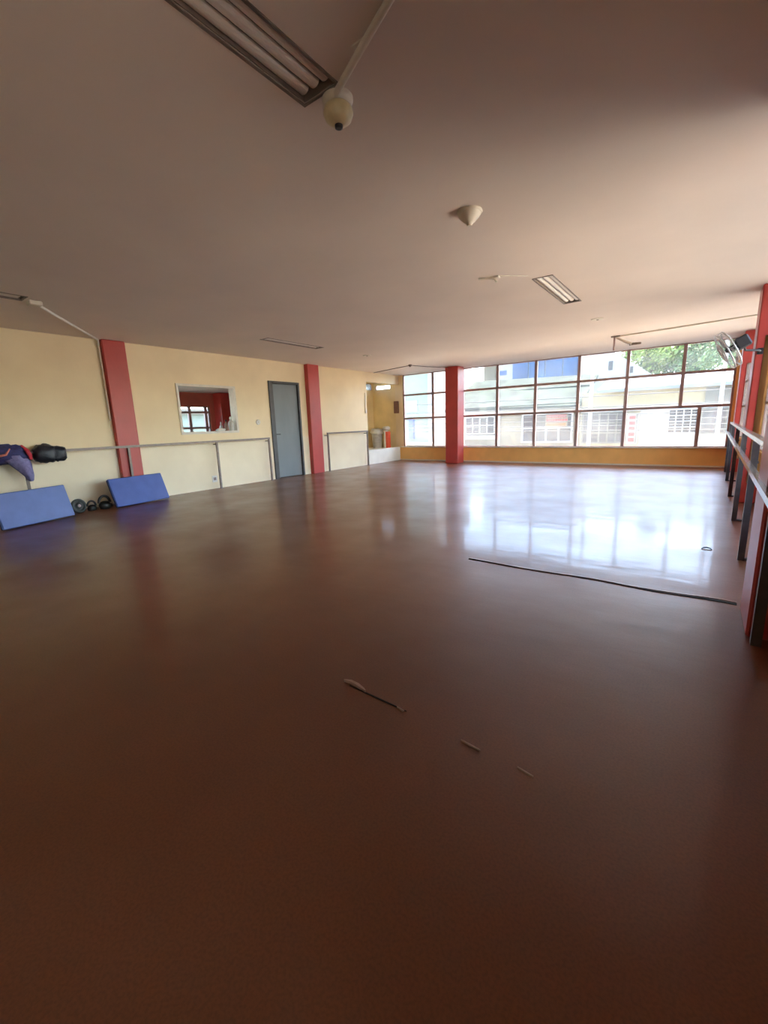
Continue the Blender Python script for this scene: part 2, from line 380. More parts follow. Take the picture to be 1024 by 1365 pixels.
# ------------------------------------------------------------------ glazing
def glazing(name, to, xs_rows, zs, depth, label, face):
    """to(u,d,z)->world; xs_rows: list of u-lists per row; zs: row heights"""
    e = struct(thing(name, to((xs_rows[0][0] + xs_rows[0][-1]) / 2, 0, zs[0])), label, 'window')
    bw = .036
    def pb(m, u0, u1, d0, d1, z0, z1):
        a = to(u0, d0, z0); b = to(u1, d1, z1)
        m.box(min(a[0], b[0]), max(a[0], b[0]), min(a[1], b[1]), max(a[1], b[1]), z0, z1); return m
    for j in range(len(zs)):
        z = zs[j]; hw = bw * (.8 if 0 < j < len(zs) - 1 else .6)
        pb(MB(), xs_rows[0][0], xs_rows[0][-1], .0, depth, max(z - hw, zs[0]), min(z + hw, zs[-1])).build('transom', 'frame', e)
    for j, xs in enumerate(xs_rows):
        for i, x in enumerate(xs):
            hw = bw * (1.15 if i in (0, len(xs) - 1) else 1.0)
            pb(MB(), max(x - hw, xs[0]), min(x + hw, xs[-1]), -.006, depth + .006, zs[j], zs[j + 1]).build('mullion', 'frame', e)
        for i in range(len(xs) - 1):
            pb(MB(), xs[i] + .02, xs[i + 1] - .02, depth * .45, depth * .45 + .005, zs[j] + .015, zs[j + 1] - .015).build('pane', 'glass', e)
    return e
xs = [-8.22, -7.08, -6.03, -4.93, -3.83, -2.72, -1.60, -.46, .50]
xs_low = xs[:-2] + [-.08, .50]
glazing('window_1', lambda q, d, z: (q, YW + .03 + d, z), [xs_low, xs, xs], [SILL, 1.39, 2.15, H], .05, 'long street window wall with brown steel grid of panes', 1)
for k, (a, b) in enumerate(((3.5, 7.5), (8.12, 11.45), (-1.4, -.3))):
    n = round((b - a) / 1.1); ys = [a + (b - a) * i / n for i in range(n + 1)]
    glazing('window_%d' % (k + 2), lambda q, d, z: (XR + .04 + d, q, z), [ys, ys, ys], [SILL, 1.39, 2.15, H - .1], .05, ('side window between the near and the fan pillar', 'side window between the fan pillar and the far corner', 'side window nearest the camera, before the near pillar')[k], 0)  # the third is out of view, sized and placed to brighten the near ceiling

# ------------------------------------------------------------------ pillars
def pillar(x0, x1, y0, y1, label, grp):
    return tag(MB().cbox(x0, x1, y0, y1, 0, H, .012).build('pillar', 'red'), label, 'pillar', grp)
G = 'red concrete pillars'
pillar(XL - .02, XL + .09, 3.43, 3.80, 'red pillar on the cream wall behind the tilted blue mat and rail', G)
pillar(XL - .02, XL + .12, 8.14, 8.55, 'red pillar on the cream wall beside the grey door', G)
pillar(-6.23, -5.82, 11.72, 12.12, 'free standing red column in front of the street window', G)
RL = ['dark red pillar at the right edge nearest the camera, joint in floor ending at it', 'red pillar at the right edge carrying the wall fan', 'red pillar in the far right corner beside the street window']
for (x0, y0, d), lb in zip(PIL, RL):
    e = thing('pillar', (x0 + .2, y0 + d / 2, 0), lb, 'pillar', G)
    MB().cbox(x0, x0 + .34, y0, y0 + d, 0, H, .012).build('shaft', 'red', e)
    mi = MB().box(x0 + .085, x0 + .335, y0 - .008, y0 - .001, .28, 2.18).build('mirror', 'mirror', e); mi['label'] = 'tall narrow mirror fixed on the pillar face'

# ------------------------------------------------------------------ door and pass-through
e = struct(thing('door_1', (XL, 7.41, 0)), 'grey steel door in dark frame beside the red pillar', 'door')
b = MB(); b.box(XL - T, XL + .03, 6.93, 7.045, 0, 2.33); b.build('jamb', 'jamb', e)  # widened dark jamb stands in for the shaded gap beside the leaf
MB().box(XL - T, XL + .03, 7.85, 7.90, 0, 2.33).build('jamb', 'jamb', e)
MB().box(XL - T, XL + .03, 6.99, 7.85, 2.28, 2.33).build('door_head', 'jamb', e)
Md = Matrix.Translation((XL - .045, 7.85, 0)) @ Matrix.Rotation(math.radians(-5), 4, 'Z')
leaf = MB().cbox(-.02, .022, -.80, 0, .012, 2.275, .004, Md).build('door_leaf', 'door', e)
MB().box(XL - T - .02, XL - T, 6.93, 7.90, 0, 2.33).build('door_stop', 'jamb', e)  # dark sheet added across the opening to keep light out behind the leaf
hd = MB(); hd.lathe([(.022, 0), (.022, .012), (.010, .014), (.010, .05)], Md @ Matrix.Translation((.022, -.735, 1.08)) @ Matrix.Rotation(math.pi / 2, 4, 'Y'), 12)
hd.tube([Md @ Vector((.068, -.735, 1.08)), Md @ Vector((.072, -.70, 1.08)), Md @ Vector((.068, -.62, 1.078))], .010, 8)
hd.build('handle', 'motor', leaf)
for z in (.3, 1.15, 2.0): MB().tube([Md @ Vector((.026, 0, z)), Md @ Vector((.026, 0, z + .1))], .010, 8).build('hinge', 'jamb', leaf)

e = struct(thing('window_8', (XL, 5.33, 1.2)), 'open pass-through window with pale frame into the red room', 'window')
y0, y1, z0, z1 = PASS
for nm, a in (('frame_side', (y0 - .035, y0 + .012, z0 - .035, z1 + .035)), ('frame_side', (y1 - .012, y1 + .035, z0 - .035, z1 + .035)), ('frame_head', (y0 + .012, y1 - .012, z1 - .012, z1 + .035)), ('window_ledge', (y0 + .012, y1 - .012, z0 - .035, z0 + .012))):
    MB().box(XL - T - .01, XL + .018, a[0], a[1], a[2], a[3]).build(nm, 'dirtywhite', e)

# red back room behind the pass-through
BX = -11.5
rm = MB(); rm.slab(0, BX - .15, BX, (3.4, 9.2), (0, 2.55), [(3.5, 7.36, .95, 1.90)]); rm.slab(1, 3.25, 3.4, (BX, XL - T), (0, 2.55), [(-11.1, -9.0, .8, 2.1)]); rm.box(BX, XL - T - .02, 9.2, 9.35, 0, 2.55)
struct(rm.build('wall_red_room', 'darkred'), 'dark red walls of the room behind the pass-through', 'wall')
struct(MB().box(BX, BX + .35, 7.50, 9.2, 0, 2.5).build('wall_red_room_closet', 'red'), 'red closet wall inside the room behind the pass-through', 'wall')
struct(MB().slab(2, 2.27, 2.5, (BX - .15, XL - T), (3.25, 9.35), []).build('ceiling_red_room', 'ceiling'), 'ceiling of the red room', 'ceiling')
struct(MB().box(BX - .15, XL - T, 3.25, 9.35, -.2, 0).build('floor_red_room', 'floor'), 'floor of the red room', 'floor')
glazing('window_9', lambda q, d, z: (BX - .04 - d, q, z), [[3.5, 4.1, 4.7, 5.3, 5.8, 6.27, 6.75, 7.24, 7.36]] * 3, [.95, 1.31, 1.74, 1.90], .05, 'gridded back window of the red room seen through the pass-through', 0)  # near end lengthened out of view to let more light in
glazing('window_10', lambda q, d, z: (q, 3.30 - d, z), [[-11.1, -10.05, -9.0]] * 2, [.8, 1.5, 2.1], .04, 'side window of the red room', 1)  # out-of-view window added to brighten the red room
tag(MB().box(BX + .351, BX + .358, 7.83, 8.02, 2.06, 2.10).build('wall_sign', 'white'), 'tiny pale sign on the red wall inside the pass-through', 'sign')

# ------------------------------------------------------------------ left wall fittings
def barre_left(ys, posts, z, label):
    x = XL + .125
    e = thing('wall_rail', (x, (ys[0] + ys[1]) / 2, 0), label, 'rail', 'ballet rails')
    MB().bar((x, ys[0], z), (x, ys[1], z), .04, .04).build('rail', 'rail', e)
    for y in posts:
        MB().bar((x, y, 0), (x, y, z - .02), .036, .036).build('post', 'rail', e)
        MB().bar((XL, y, z - .06), (x - .018, y, z - .06), .02, .02).build('wall_bracket', 'rail', e)
    return e
barre_left((.35, 6.74), (.35, 2.07, 3.58, 5.34, 6.72), 1.0, 'long brown steel rail on posts along the cream wall, bags hanging on it')
barre_left((8.72, 10.5), (8.74, 10.48), 1.04, 'short brown steel rail between the red pillar and the bay')
e = thing('wall_socket', (XL, 5.28, .2), 'pale wall socket low on the wall between two rail posts', 'socket')
MB().cbox(XL, XL + .012, 5.22, 5.34, .14, .28, .004).build('plate', 'white', e); MB().box(XL + .012, XL + .015, 5.25, 5.31, .18, .24).build('outlet', 'greyiron', e)
e = thing('light_switch', (XL, 6.55, 1.35), 'round pale light switch between pass-through and grey door', 'switch')
MB().lathe([(.06, 0), (.06, .012), (.05, .022)], Matrix.Translation((XL, 6.55, 1.38)) @ Matrix.Rotation(math.pi / 2, 4, 'Y'), 20).build('plate', 'white', e)
MB().box(XL + .022, XL + .030, 6.535, 6.565, 1.36, 1.40).build('toggle', 'dirtywhite', e)
e = thing('wall_conduit', (XL, 10.60, 1.6), 'thin vertical cable duct on the wall before the bay', 'conduit')
MB().box(XL, XL + .02, 10.585, 10.615, 1.68, 2.18).build('duct', 'sill', e); MB().cbox(XL, XL + .035, 10.57, 10.64, 1.58, 1.70, .006).build('switch_box', 'dirtywhite', e)

# ------------------------------------------------------------------ bay contents
tag(MB().cbox(-8.56, -8.38 - .0, YW - .05, YW, 1.58, 1.98, .006).build('meter_box', 'brownbox'), 'brown metal box on the mustard wall of the bay', 'box')
e = thing('trash_bin', (-9.05, 12.05, .43), 'grey bin topped by a stuffed pale plastic bag on the bay ledge', 'bin')
MB().lathe([(.15, 0), (.19, .45), (.20, .47), (.17, .47)], Matrix.Translation((-9.05, 12.05, .43)), 20).build('bin_body', 'greybag', e)
MB().lump((-9.05, 12.05, .97), .20, .19, .12, .3, 2.5, 4).build('bag', 'bottlegrey', e)
e = thing('carton', (-8.62, 12.12, .43), 'red and white upright carton beside the bin on the bay ledge', 'carton')
MB().cbox(-8.74, -8.67, 12.02, 12.20, .43, 1.02, .006).build('white_side', 'white', e); MB().cbox(-8.669, -8.585, 12.02, 12.20, .43, .98, .006).build('red_side', 'binred', e)
tag(MB().lump((-8.68, 12.10, 1.096), .12, .10, .062, .35, 3, 9).build('crumpled_bag', 'white'), 'crumpled white bag lying on top of the red and white carton', 'bag')

# ------------------------------------------------------------------ pass-through items
def bottle(loc, h, rr, body, cap, label):
    e = thing('bottle', loc, label, 'bottle')
    MB().lathe([(rr * .9, 0), (rr, .02), (rr, h * .55), (rr * .75, h * .68), (rr * .36, h * .74), (rr * .34, h * .82)], Matrix.Translation(loc), 16).build('bottle_body', body, e)
    MB().lathe([(rr * .42, h * .82), (rr * .42, h * .93), (rr * .2, h)], Matrix.Translation(loc), 12).build('cap', cap, e)
bottle((XL - .07, 5.87, 1.212), .30, .055, 'bottlegrey', 'white', 'grey white bottle at the right end of the pass-through ledge')
bottle((XL - .06, 5.74, 1.212), .24, .04, 'brownbox', 'black', 'small dark bottle beside the grey white one on the ledge')
bottle((-11.05, 7.36, 1.10), .36, .055, 'white', 'white', 'white bottle standing inside the red room by its window')
tag(MB().cbox(-11.3, -10.8, 7.0, 7.48, 0, 1.10, .01).build('low_cabinet', 'jamb'), 'dark low cabinet inside the red room', 'cabinet')
tag(MB().lump((XL - .07, 5.60, 1.235), .06, .10, .028, .35, 3, 2).build('cloth', 'white'), 'crumpled white cloth on the pass-through ledge', 'cloth')

# ------------------------------------------------------------------ things along the left wall
def exercise_mat(bl, ang, l, back, up, th, m, label):
    d = Vector((math.cos(ang), math.sin(ang), 0)); n = Vector((-d.y, d.x, 0)); v = (n * back + Vector((0, 0, up))); wv = v.length; v.normalize(); nn = v.cross(d).normalized()
    if nn.dot(n) > 0: nn = -nn                     # front normal
    # lifted so the back lower edge rests on the floor
    lift = max(0, -(nn * -th).z)
    o = Vector((bl[0], bl[1], 0)) + Vector((0, 0, .002 + lift))
    M = Matrix(((d.x, v.x, nn.x, o.x), (d.y, v.y, nn.y, o.y), (d.z, v.z, nn.z, o.z), (0, 0, 0, 1)))
    e = thing('exercise_mat', (bl[0] + d.x * l / 2 + n.x * .1, bl[1] + d.y * l / 2 + n.y * .1, 0), label, 'mat', 'blue exercise mats')
    MB().cbox(0, l, 0, wv, -th * .55, 0, .012, M).build('cover', m, e)
    MB().cbox(.008, l - .008, .006, wv - .006, -th, -th * .55, .008, M).build('backing', 'matedge', e)
    # folded strut that holds it up
    top = M @ Vector((l * .5, wv * .8, -th)); foot = top + n * .09; foot.z = .004
    pv = []
    for q_ in (top, foot):
        for sd_ in (-.25, .25):
            for tt in (0, .016): pv.append(q_ + d * sd_ + n * tt)
    MB().add(pv, [(0, 1, 3, 2), (4, 6, 7, 5), (0, 4, 5, 1), (2, 3, 7, 6), (0, 2, 6, 4), (1, 5, 7, 3)]).build('prop', 'matedge', e)
exercise_mat((-7.44, 1.51), math.radians(109), 1.0, .13, .475, .07, 'bluemat', 'pale blue rectangular mat leaning under the hanging bags, left frame edge')
exercise_mat((-7.80, 3.08), math.radians(99.7), 1.0, .171, .464, .07, 'bluemat2', 'deep blue rectangular mat leaning in front of the red pillar')

e = thing('weight_plate', (-7.98, 2.62, 0), 'black weight plate leaning on the wall side beside the pale blue mat', 'weight')
Mp = Matrix.Translation((-8.03, 2.60, .112)) @ Matrix.Rotation(math.radians(12), 4, 'Z') @ Matrix.Rotation(math.radians(78), 4, 'Y')
MB().lathe([(.03, -.02), (.11, -.02), (.115, -.012), (.115, .012), (.108, .022), (.085, .022), (.080, .012), (.045, .012), (.042, .024), (.028, .024)], Mp, 28).build('plate', 'iron', e)
MB().lathe([(.024, .0), (.024, .027), (.008, .027)], Mp, 16).build('hub', 'greyiron', e)
def kettlebell(x, y, s, label):
    e = thing('kettlebell', (x, y, 0), label, 'weight', 'small kettlebells')
    Mk = Matrix.Translation((x, y, 0)) @ Matrix.Rotation(math.radians(95), 4, 'Z')
    MB().lathe([(.03 * s, 0), (.05 * s, .004 * s), (.06 * s, .03 * s), (.06 * s, .05 * s), (.045 * s, .078 * s), (.02 * s, .088 * s)], Mk, 20).build('ball', 'iron', e)
    pts = [Mk @ Vector((.058 * s * math.cos(a), 0, .07 * s + .075 * s * math.sin(a))) for a in [math.pi * i / 14 for i in range(15)]]
    MB().tube(pts, .014 * s, 8).build('handle', 'iron', e)
kettlebell(-8.05, 2.79, 1.1, 'smaller dark kettlebell between the weight plate and the larger one')
kettlebell(-8.02, 2.975, 1.5, 'larger dark kettlebell with grey ring handle between the blue mats')
e = thing('dumbbell', (-8.14, 3.16, 0), 'small black dumbbell lying next to the deep blue mat', 'weight')
for s in (-1, 1): MB().lathe([(.025, -.022), (.032, -.016), (.032, .016), (.025, .022)], Matrix.Translation((-8.14, 3.16 + s * .05, .032)) @ Matrix.Rotation(math.pi / 2, 4, 'X'), 6).build('head', 'black', e)
MB().tube([(-8.14, 3.13, .032), (-8.14, 3.19, .032)], .012, 8).build('grip', 'greyiron', e)

# bags and jacket on the long rail
rx = XL + .125
e = thing('gym_bag', (rx, 2.40, .85), 'black creased padded bag slung over the long rail', 'bag')
MB().lump((rx + .02, 2.34, .965), .12, .15, .145, .26, 2.9, 11).build('bag_body', 'blackbag', e)
MB().lump((rx + .03, 2.50, .955), .10, .115, .115, .26, 2.9, 5).build('side_pocket', 'blackbag', e)
MB().tube([(rx + .02, 2.20, 1.03), (rx + .07, 2.22, 1.04), (rx + .10, 2.28, 1.06), (rx + .07, 2.34, 1.10), (rx + .0, 2.36, 1.09)], .012, 6, flat=.4).build('strap', 'black', e)
e = thing('jacket', (rx, 2.0, .7), 'navy jacket with pink and red bands bundled over the long rail', 'jacket')
MB().lump((rx + .03, 1.86, .985), .12, .28, .145, .28, 2.2, 21, 28, 18).build('body', 'navy', e)
sl = MB(); LV = [(.97, 1.93, .15, .09), (.90, 1.97, .14, .10), (.82, 2.015, .115, .085), (.74, 2.055, .085, .065), (.66, 2.085, .058, .048), (.59, 2.10, .034, .032), (.57, 2.102, .02, .02)]; NS = 18; vs = []
for k, (z, yc, wy, wx) in enumerate(LV):
    for a in range(NS):
        t = 2 * math.pi * a / NS; f_ = 1 + .14 * math.sin(5 * t + k * .7)
        vs.append((rx + .06 + wx * f_ * math.cos(t), yc + wy * f_ * math.sin(t), z))
sl.add(vs, [(k * NS + a, k * NS + (a + 1) % NS, (k + 1) * NS + (a + 1) % NS, (k + 1) * NS + a) for k in range(len(LV) - 1) for a in range(NS)], True)
sl.add(vs[-NS:], [tuple(range(NS))]); sl.add(vs[:NS], [tuple(range(NS))])
sl.build('sleeve', 'lilac', e)
pk = MB().tube([(rx + .11, 1.66, 1.03), (rx + .155, 1.76, .975), (rx + .165, 1.84, .99), (rx + .14, 1.90, 1.07)], [.028, .035, .032, .016], 8, flat=.5).build('pink_band', 'pink', e)
MB().tube([(rx + .06, 2.06, 1.11), (rx + .12, 2.10, 1.04), (rx + .125, 2.13, .96), (rx + .11, 2.135, .90)], [.022, .034, .036, .022], 8, flat=.6).build('red_band', 'redfab', e)

# ------------------------------------------------------------------ right barre
def px(y): return .312 + .0165 * (y - 2.9)
e = thing('ballet_barre', (px(7), 7, 0), 'double steel barre on dark posts running along the right pillars', 'rail', 'ballet rails')
for y in (2.885, 4.60, 6.30, 8.13, 10.0, 11.5):
    x = px(y) + .028
    po = MB().bar((x, y, 0), (x, y, 1.0), .046, .046).build('post', 'post', e)
    if y > 3: MB().cbox(x + .023, x + .13, y - .02, y + .02, 0, .022, .003).build('foot', 'post', po)
    MB().bar((x - .03, y, .83), (x + .03, y, .83), .02, .02).build('bracket', 'post', po)
MB().bar((px(2.2) - .018, 2.2, .83), (px(11.56) - .018, 11.56, .83), .036, .036).build('lower_rail', 'barre', e)
MB().bar((px(3.42) + .035, 3.42, 1.02), (px(11.53) + .035, 11.53, 1.02), .05, .036).build('upper_rail', 'barre', e)
e = thing('rag', (.15, 4.84, 0), 'tiny dark curl of tape lying on the floor by the right barre', 'tape')
MB().tube([(.10, 4.82, .004), (.115, 4.84, .010), (.14, 4.85, .013), (.165, 4.84, .009), (.175, 4.82, .004)], .003, 6, flat=2.).build('curl', 'post', e)

# ------------------------------------------------------------------ wall fan on the second right pillar
e = thing('wall_fan', (.47, 7.6, 2.0), 'dark wall fan with open wire cage mounted on the right pillar', 'fan')
ax = Vector((-.85, -.10, -.50)).normalized()
q = ax.to_track_quat('Z', 'Y').to_matrix().to_4x4()
hc = Vector((.315, 7.32, 2.09))
Mf = Matrix.Translation(hc) @ q
MB().cbox(-.075, .075, -.075, .075, -.075, .075, .018, Mf).build('motor', 'motor', e)
cg = MB()
for (R_, z) in ((.235, .12), (.235, .19), (.12, .22), (.05, .225)): cg.torus(R_, .009, Mf @ Matrix.Translation((0, 0, z)), 32, 6)
for k in range(24):
    a = 2 * math.pi * k / 24; c, s = math.cos(a), math.sin(a)
    cg.tube([Mf @ Vector((R_ * c, R_ * s, z)) for R_, z in ((.06, .085), (.20, .095), (.235, .12), (.238, .155), (.235, .19), (.19, .208), (.04, .225))], .0022, 4, False)
cg.build('cage', 'wire', e)
bl = MB()
for k in range(3):
    a0 = 2 * math.pi * k / 3; vs = []; n = 7
    for i in range(n):
        rr = .03 + .175 * i / (n - 1); wd = .75 * math.sin(math.pi * min(.95, .25 + .65 * i / (n - 1)))
        for t in (-.5, .5):
            a = a0 + t * wd; vs.append(Mf @ Vector((rr * math.cos(a), rr * math.sin(a), .15 + .03 * t)))
    bl.add(vs + [v + (Mf.to_3x3() @ Vector((0, 0, .003))) for v in vs], [(2 * i, 2 * i + 1, 2 * i + 3, 2 * i + 2) for i in range(n - 1)] + [(2 * n + 2 * i, 2 * n + 2 * i + 2, 2 * n + 2 * i + 3, 2 * n + 2 * i + 1) for i in range(n - 1)])
bl.build('blades', 'blade', e)
MB().lathe([(.035, .075), (.035, .17), (.02, .185)], Mf, 16).build('hub', 'motor', e)
MB().tube([hc + Vector((.03, .02, -.06)), Vector((.36, 7.37, 1.995)), Vector((.50, 7.47, 1.99)), Vector((.52, 7.6, 1.99))], .014, 8).build('arm', 'motor', e)
MB().cbox(.49, .55, 7.575, 7.60, 1.95, 2.03, .006).build('wall_plate', 'motor', e)

# ------------------------------------------------------------------ ceiling fittings
LLAB = ['large recessed strip light at the top edge of the photo, unlit tubes', 'recessed three tube strip light in the ceiling before the street window', 'recessed strip light at the left frame edge near the white conduit', 'recessed strip light seen edge on above the grey door']
def strip_light(i):
    x, y = LIGHTS[i]
    e = thing('strip_light', (x + LW / 2, y + LL / 2, H), LLAB[i], 'light', 'recessed strip lights')
    b = MB(); d = .07; t = .006
    b.box(x, x + LW, y, y + LL, H + d, H + d + t)
    for q0, q1 in ((x, x + t), (x + LW - t, x + LW)): b.box(q0, q1, y, y + LL, H + .001, H + d)
    for q0, q1 in ((y, y + t), (y + LL - t, y + LL)): b.box(x + t, x + LW - t, q0, q1, H + .001, H + d)
    b.build('housing', 'housing', e)
    for k in range(3):
        cx = x + LW * (k + .5) / 3
        m = MB(); nn = 8      # half-round reflector strip
        prof = [(cx + .029 * math.cos(math.pi * (1 + j / nn)), H + .03 + .022 * math.sin(math.pi * (1 + j / nn))) for j in range(nn + 1)]
        vs = [(p_[0], yy_, p_[1]) for yy_ in (y + .03, y + LL - .03) for p_ in prof]
        m.add(vs, [(j, j + 1, nn + 2 + j, nn + 1 + j) for j in range(nn)] + [tuple(range(nn + 1)), tuple(range(nn + 1, 2 * nn + 2))[::-1], (0, nn + 1, 2 * nn + 1, nn)], False)
        m.build('tube', 'tube', e)
    r_ = MB()
    for q in ((x - .014, x + .0, y - .014, y + LL + .014), (x + LW, x + LW + .014, y - .014, y + LL + .014), (x, x + LW, y - .014, y), (x, x + LW, y + LL, y + LL + .014)):
        r_.box(q[0], q[1], q[2], q[3], H - .006, H)
    r_.build('rim', 'housing', e)
for i in range(4): strip_light(i)

e = thing('ceiling_lamp_holder', (-1.58, 1.90, H), 'cream lamp holder with dark socket hanging at the end of the near strip light', 'lamp holder')
Mh = Matrix.Translation((-1.58, 1.885, H)) @ Matrix.Rotation(math.pi, 4, 'X')
MB().lathe([(.075, 0), (.075, .012), (.068, .025), (.05, .032)], Mh, 24).build('base', 'dirtywhite', e)
MB().lathe([(.05, .03), (.068, .045), (.073, .068), (.064, .092), (.042, .108), (.024, .115)], Mh, 24).build('socket', 'cream_plastic', e)
MB().lathe([(.02, .112), (.019, .128), (.012, .13)], Mh, 16).build('contact', 'motor', e)
e = thing('ceiling_conduit', (-1.3, 1.74, H), 'straight pale conduit running from the lamp holder to the top edge', 'conduit')
MB().tube([(-1.565, 1.845, H - .017), (-1.30, 1.72, H - .017), (-.80, 1.49, H - .017), (-.2, 1.22, H - .017)], .015, 10).build('pipe', 'dirtywhite', e)
MB().box(-1.335, -1.275, 1.70, 1.74, H - .006, H).build('clip', 'dirtywhite', e)

e = thing('smoke_detector', (-1.58, 3.38, H), 'pale conical detector alone in the middle of the ceiling', 'detector')
Mh = Matrix.Translation((-1.58, 3.38, H)) @ Matrix.Rotation(math.pi, 4, 'X')
MB().lathe([(.095, 0), (.098, .008), (.092, .018)], Mh, 28).build('base', 'dirtywhite', e)
MB().lathe([(.088, .018), (.075, .04), (.045, .07), (.022, .085), (.018, .10)], Mh, 28).build('cone', 'dirtywhite', e)
for (x, y, lb) in ((-1.54, 8.17, 'small flat round plate on the ceiling beyond the far strip light'), (-6.4, 8.25, 'small flat round plate on the ceiling above the short rail')):
    e = thing('ceiling_plate', (x, y, H), lb, 'plate', 'round ceiling plates'); Mh = Matrix.Translation((x, y, H)) @ Matrix.Rotation(math.pi, 4, 'X')
    MB().lathe([(.10, 0), (.10, .008), (.09, .014)], Mh, 24).build('disc', 'dirtywhite', e); MB().lathe([(.02, .014), (.015, .02)], Mh, 12).build('screw', 'housing', e)
e = thing('ceiling_hook', (-2.03, 4.96, H), 'small bent bracket on the ceiling left of the far strip light', 'bracket')
MB().tube([(-2.18, 4.90, H - .008), (-2.08, 4.95, H - .012), (-2.02, 4.97, H - .02), (-1.99, 4.965, H - .06)], .011, 8).build('hook', 'dirtywhite', e)
MB().cbox(-2.06, -1.96, 4.94, 5.0, H - .022, H, .004).build('base', 'dirtywhite', e)
MB().tube([(-1.96, 4.98, H - .004), (-1.85, 5.06, H - .004), (-1.72, 5.2, H - .004)], .004, 6).build('cable', 'dirtywhite', e)
# bracket lamp with its conduit in front of the street window
e = thing('bracket_lamp', (-1.56, 10.2, H), 'small bare bracket lamp hanging from the ceiling by the street window', 'lamp')
MB().box(-1.64, -1.48, 10.12, 10.2, H - .02, H).build('base', 'housing', e)
MB().bar((-1.58, 10.16, H - .02), (-1.58, 10.16, H - .27), .03, .03).build('stem', 'frame', e)
MB().tube([(-1.55, 10.16, H - .03), (-1.40, 10.14, H - .12), (-1.26, 10.12, H - .19)], [.018, .026, .03], 10).build('arm', 'dirtywhite', e)
MB().tube([(-1.30, 10.13, H - .19), (-1.10, 10.10, H - .195)], [.028, .02], 10).build('lamp_head', 'housing', e)
e = thing('ceiling_conduit', (-.5, 10.0, H), 'long thin conduit across the ceiling from bracket lamp to right pillar', 'conduit')
MB().tube([(-1.52, 10.16, H - .012), (-.6, 10.03, H - .012), (.3, 9.86, H - .012), (.93, 9.76, H - .012)], .012, 8).build('pipe', 'dirtywhite', e)
# left conduit to the first pillar
e = thing('ceiling_conduit', (-7.4, 2.7, H), 'bright white conduit from the left strip light to the red pillar', 'conduit')
MB().tube([(-6.56, 2.07, H - .02), (-7.4, 2.70, H - .02), (-8.27, 3.36, H - .02)], .017, 10).build('pipe', 'white', e)
MB().cbox(-6.58, -6.46, 1.97, 2.10, H - .05, H, .008).build('junction_box', 'dirtywhite', e)
MB().tube([(XL + .03, 3.395, H - .02), (XL + .03, 3.395, 1.9), (XL + .03, 3.395, 1.45)], .012, 8).build('wall_pipe', 'dirtywhite', e)
MB().tube([(-8.27, 3.36, H - .02), (XL + .04, 3.395, H - .025), (XL + .03, 3.395, H - .1)], .016, 10).build('elbow', 'white', e)
# far left drooping cables
e = thing('ceiling_cable', (-6.6, 10.41, H), 'thin cables spreading from a small rose toward the window column', 'cable')
Mh = Matrix.Translation((-6.6, 10.41, H)) @ Matrix.Rotation(math.pi, 4, 'X')
MB().lathe([(.05, 0), (.045, .03), (.02, .06)], Mh, 14).build('rose', 'housing', e)
MB().tube([(-6.62, 10.43, H - .02), (-7.2, 10.6, H - .02), (-8.3, 11.0, H - .015)], .009, 6).build('cable', 'housing', e)
MB().tube([(-6.58, 10.43, H - .02), (-6.4, 11.0, H - .03), (-6.15, 11.72, H - .02)], .009, 6).build('cable', 'housing', e)

# ------------------------------------------------------------------ outside: street and houses
MT['asphalt'] = mat('asphalt', (.40, .38, .34), .9, .15, 4, spec=.12)
MT['facade_green'] = mat('facade_pale_green', (.13, .165, .125), .8, .06, .8, spec=.12)
MT['facade_grey'] = mat('facade_grey_stucco', (.07, .068, .055), .85, .28, .9, bump=.3, bscale=5, spec=.12)
MT['facade_beige'] = mat('facade_beige', (.11, .092, .062), .85, .18, 1.2, bump=.3, bscale=5, spec=.12)
MT['facade_white'] = mat('facade_white', (.23, .225, .205), .8, .08, .8, spec=.12)
MT['facade_yellow'] = mat('facade_yellow', (.19, .16, .09), .8, .1, .8, spec=.12)
MT['roof_moss'] = mat('mossy_roof', (.022, .027, .019), .9, .6, 2.2, bump=.6, bscale=8, spec=.12)
MT['roof_light'] = mat('sheet_roof', (.12, .135, .15), .5, .1, 1.0, spec=.12)
MT['blueglass'] = mat('blue_glazing', (.02, .055, .12), .15, .25, .9, spec=.12)
MT['darkglass'] = mat('dark_pane', (.022, .023, .028), .12, .3, 1.5, spec=.12)
MT['winframe'] = mat('white_window_frame', (.27, .27, .27), .5, .05, 4, spec=.12)
MT['signblue'] = mat('sign_blue', (.04, .07, .25), .5, .1, 5, spec=.12)
MT['signred'] = mat('sign_red', (.20, .006, .008), .5, .12, 5, spec=.12)
MT['signorange'] = mat('sign_orange', (.24, .05, .008), .5, .1, 5, spec=.12)
MT['leaf'] = mat('leaf_green', (.06, .12, .02), .6, .35, .6)
MT['leaf2'] = mat('leaf_yellow_green', (.10, .155, .022), .6, .35, .6)
MT['bark'] = mat('bark', (.10, .07, .05), .9, .3, 8)
MT['concrete'] = mat('concrete_pole', (.24, .23, .22), .8, .1, 5)
MT['cablemat'] = mat('cable_black', (.03, .03, .03), .7, .1, 5)
MT['terrace_tile'] = mat('terrace_tile', (.46, .39, .30), .85, .1, 2)
MT['pave'] = mat('pale_concrete', (.62, .53, .41), .85, .1, 2)
GZ = -4.0
struct(MB().box(-60, 40, YW + .12, 60, GZ - .2, GZ).build('ground', 'asphalt'), 'street ground outside', 'ground')
struct(MB().box(XL - 1.2, XR + T, YW + .13, YW + 2.2, -.25, .05).build('marquee', 'pave'), 'pale concrete marquee below the street window', 'roof')  # unseen slab added to bounce sunlight onto the ceiling by the window
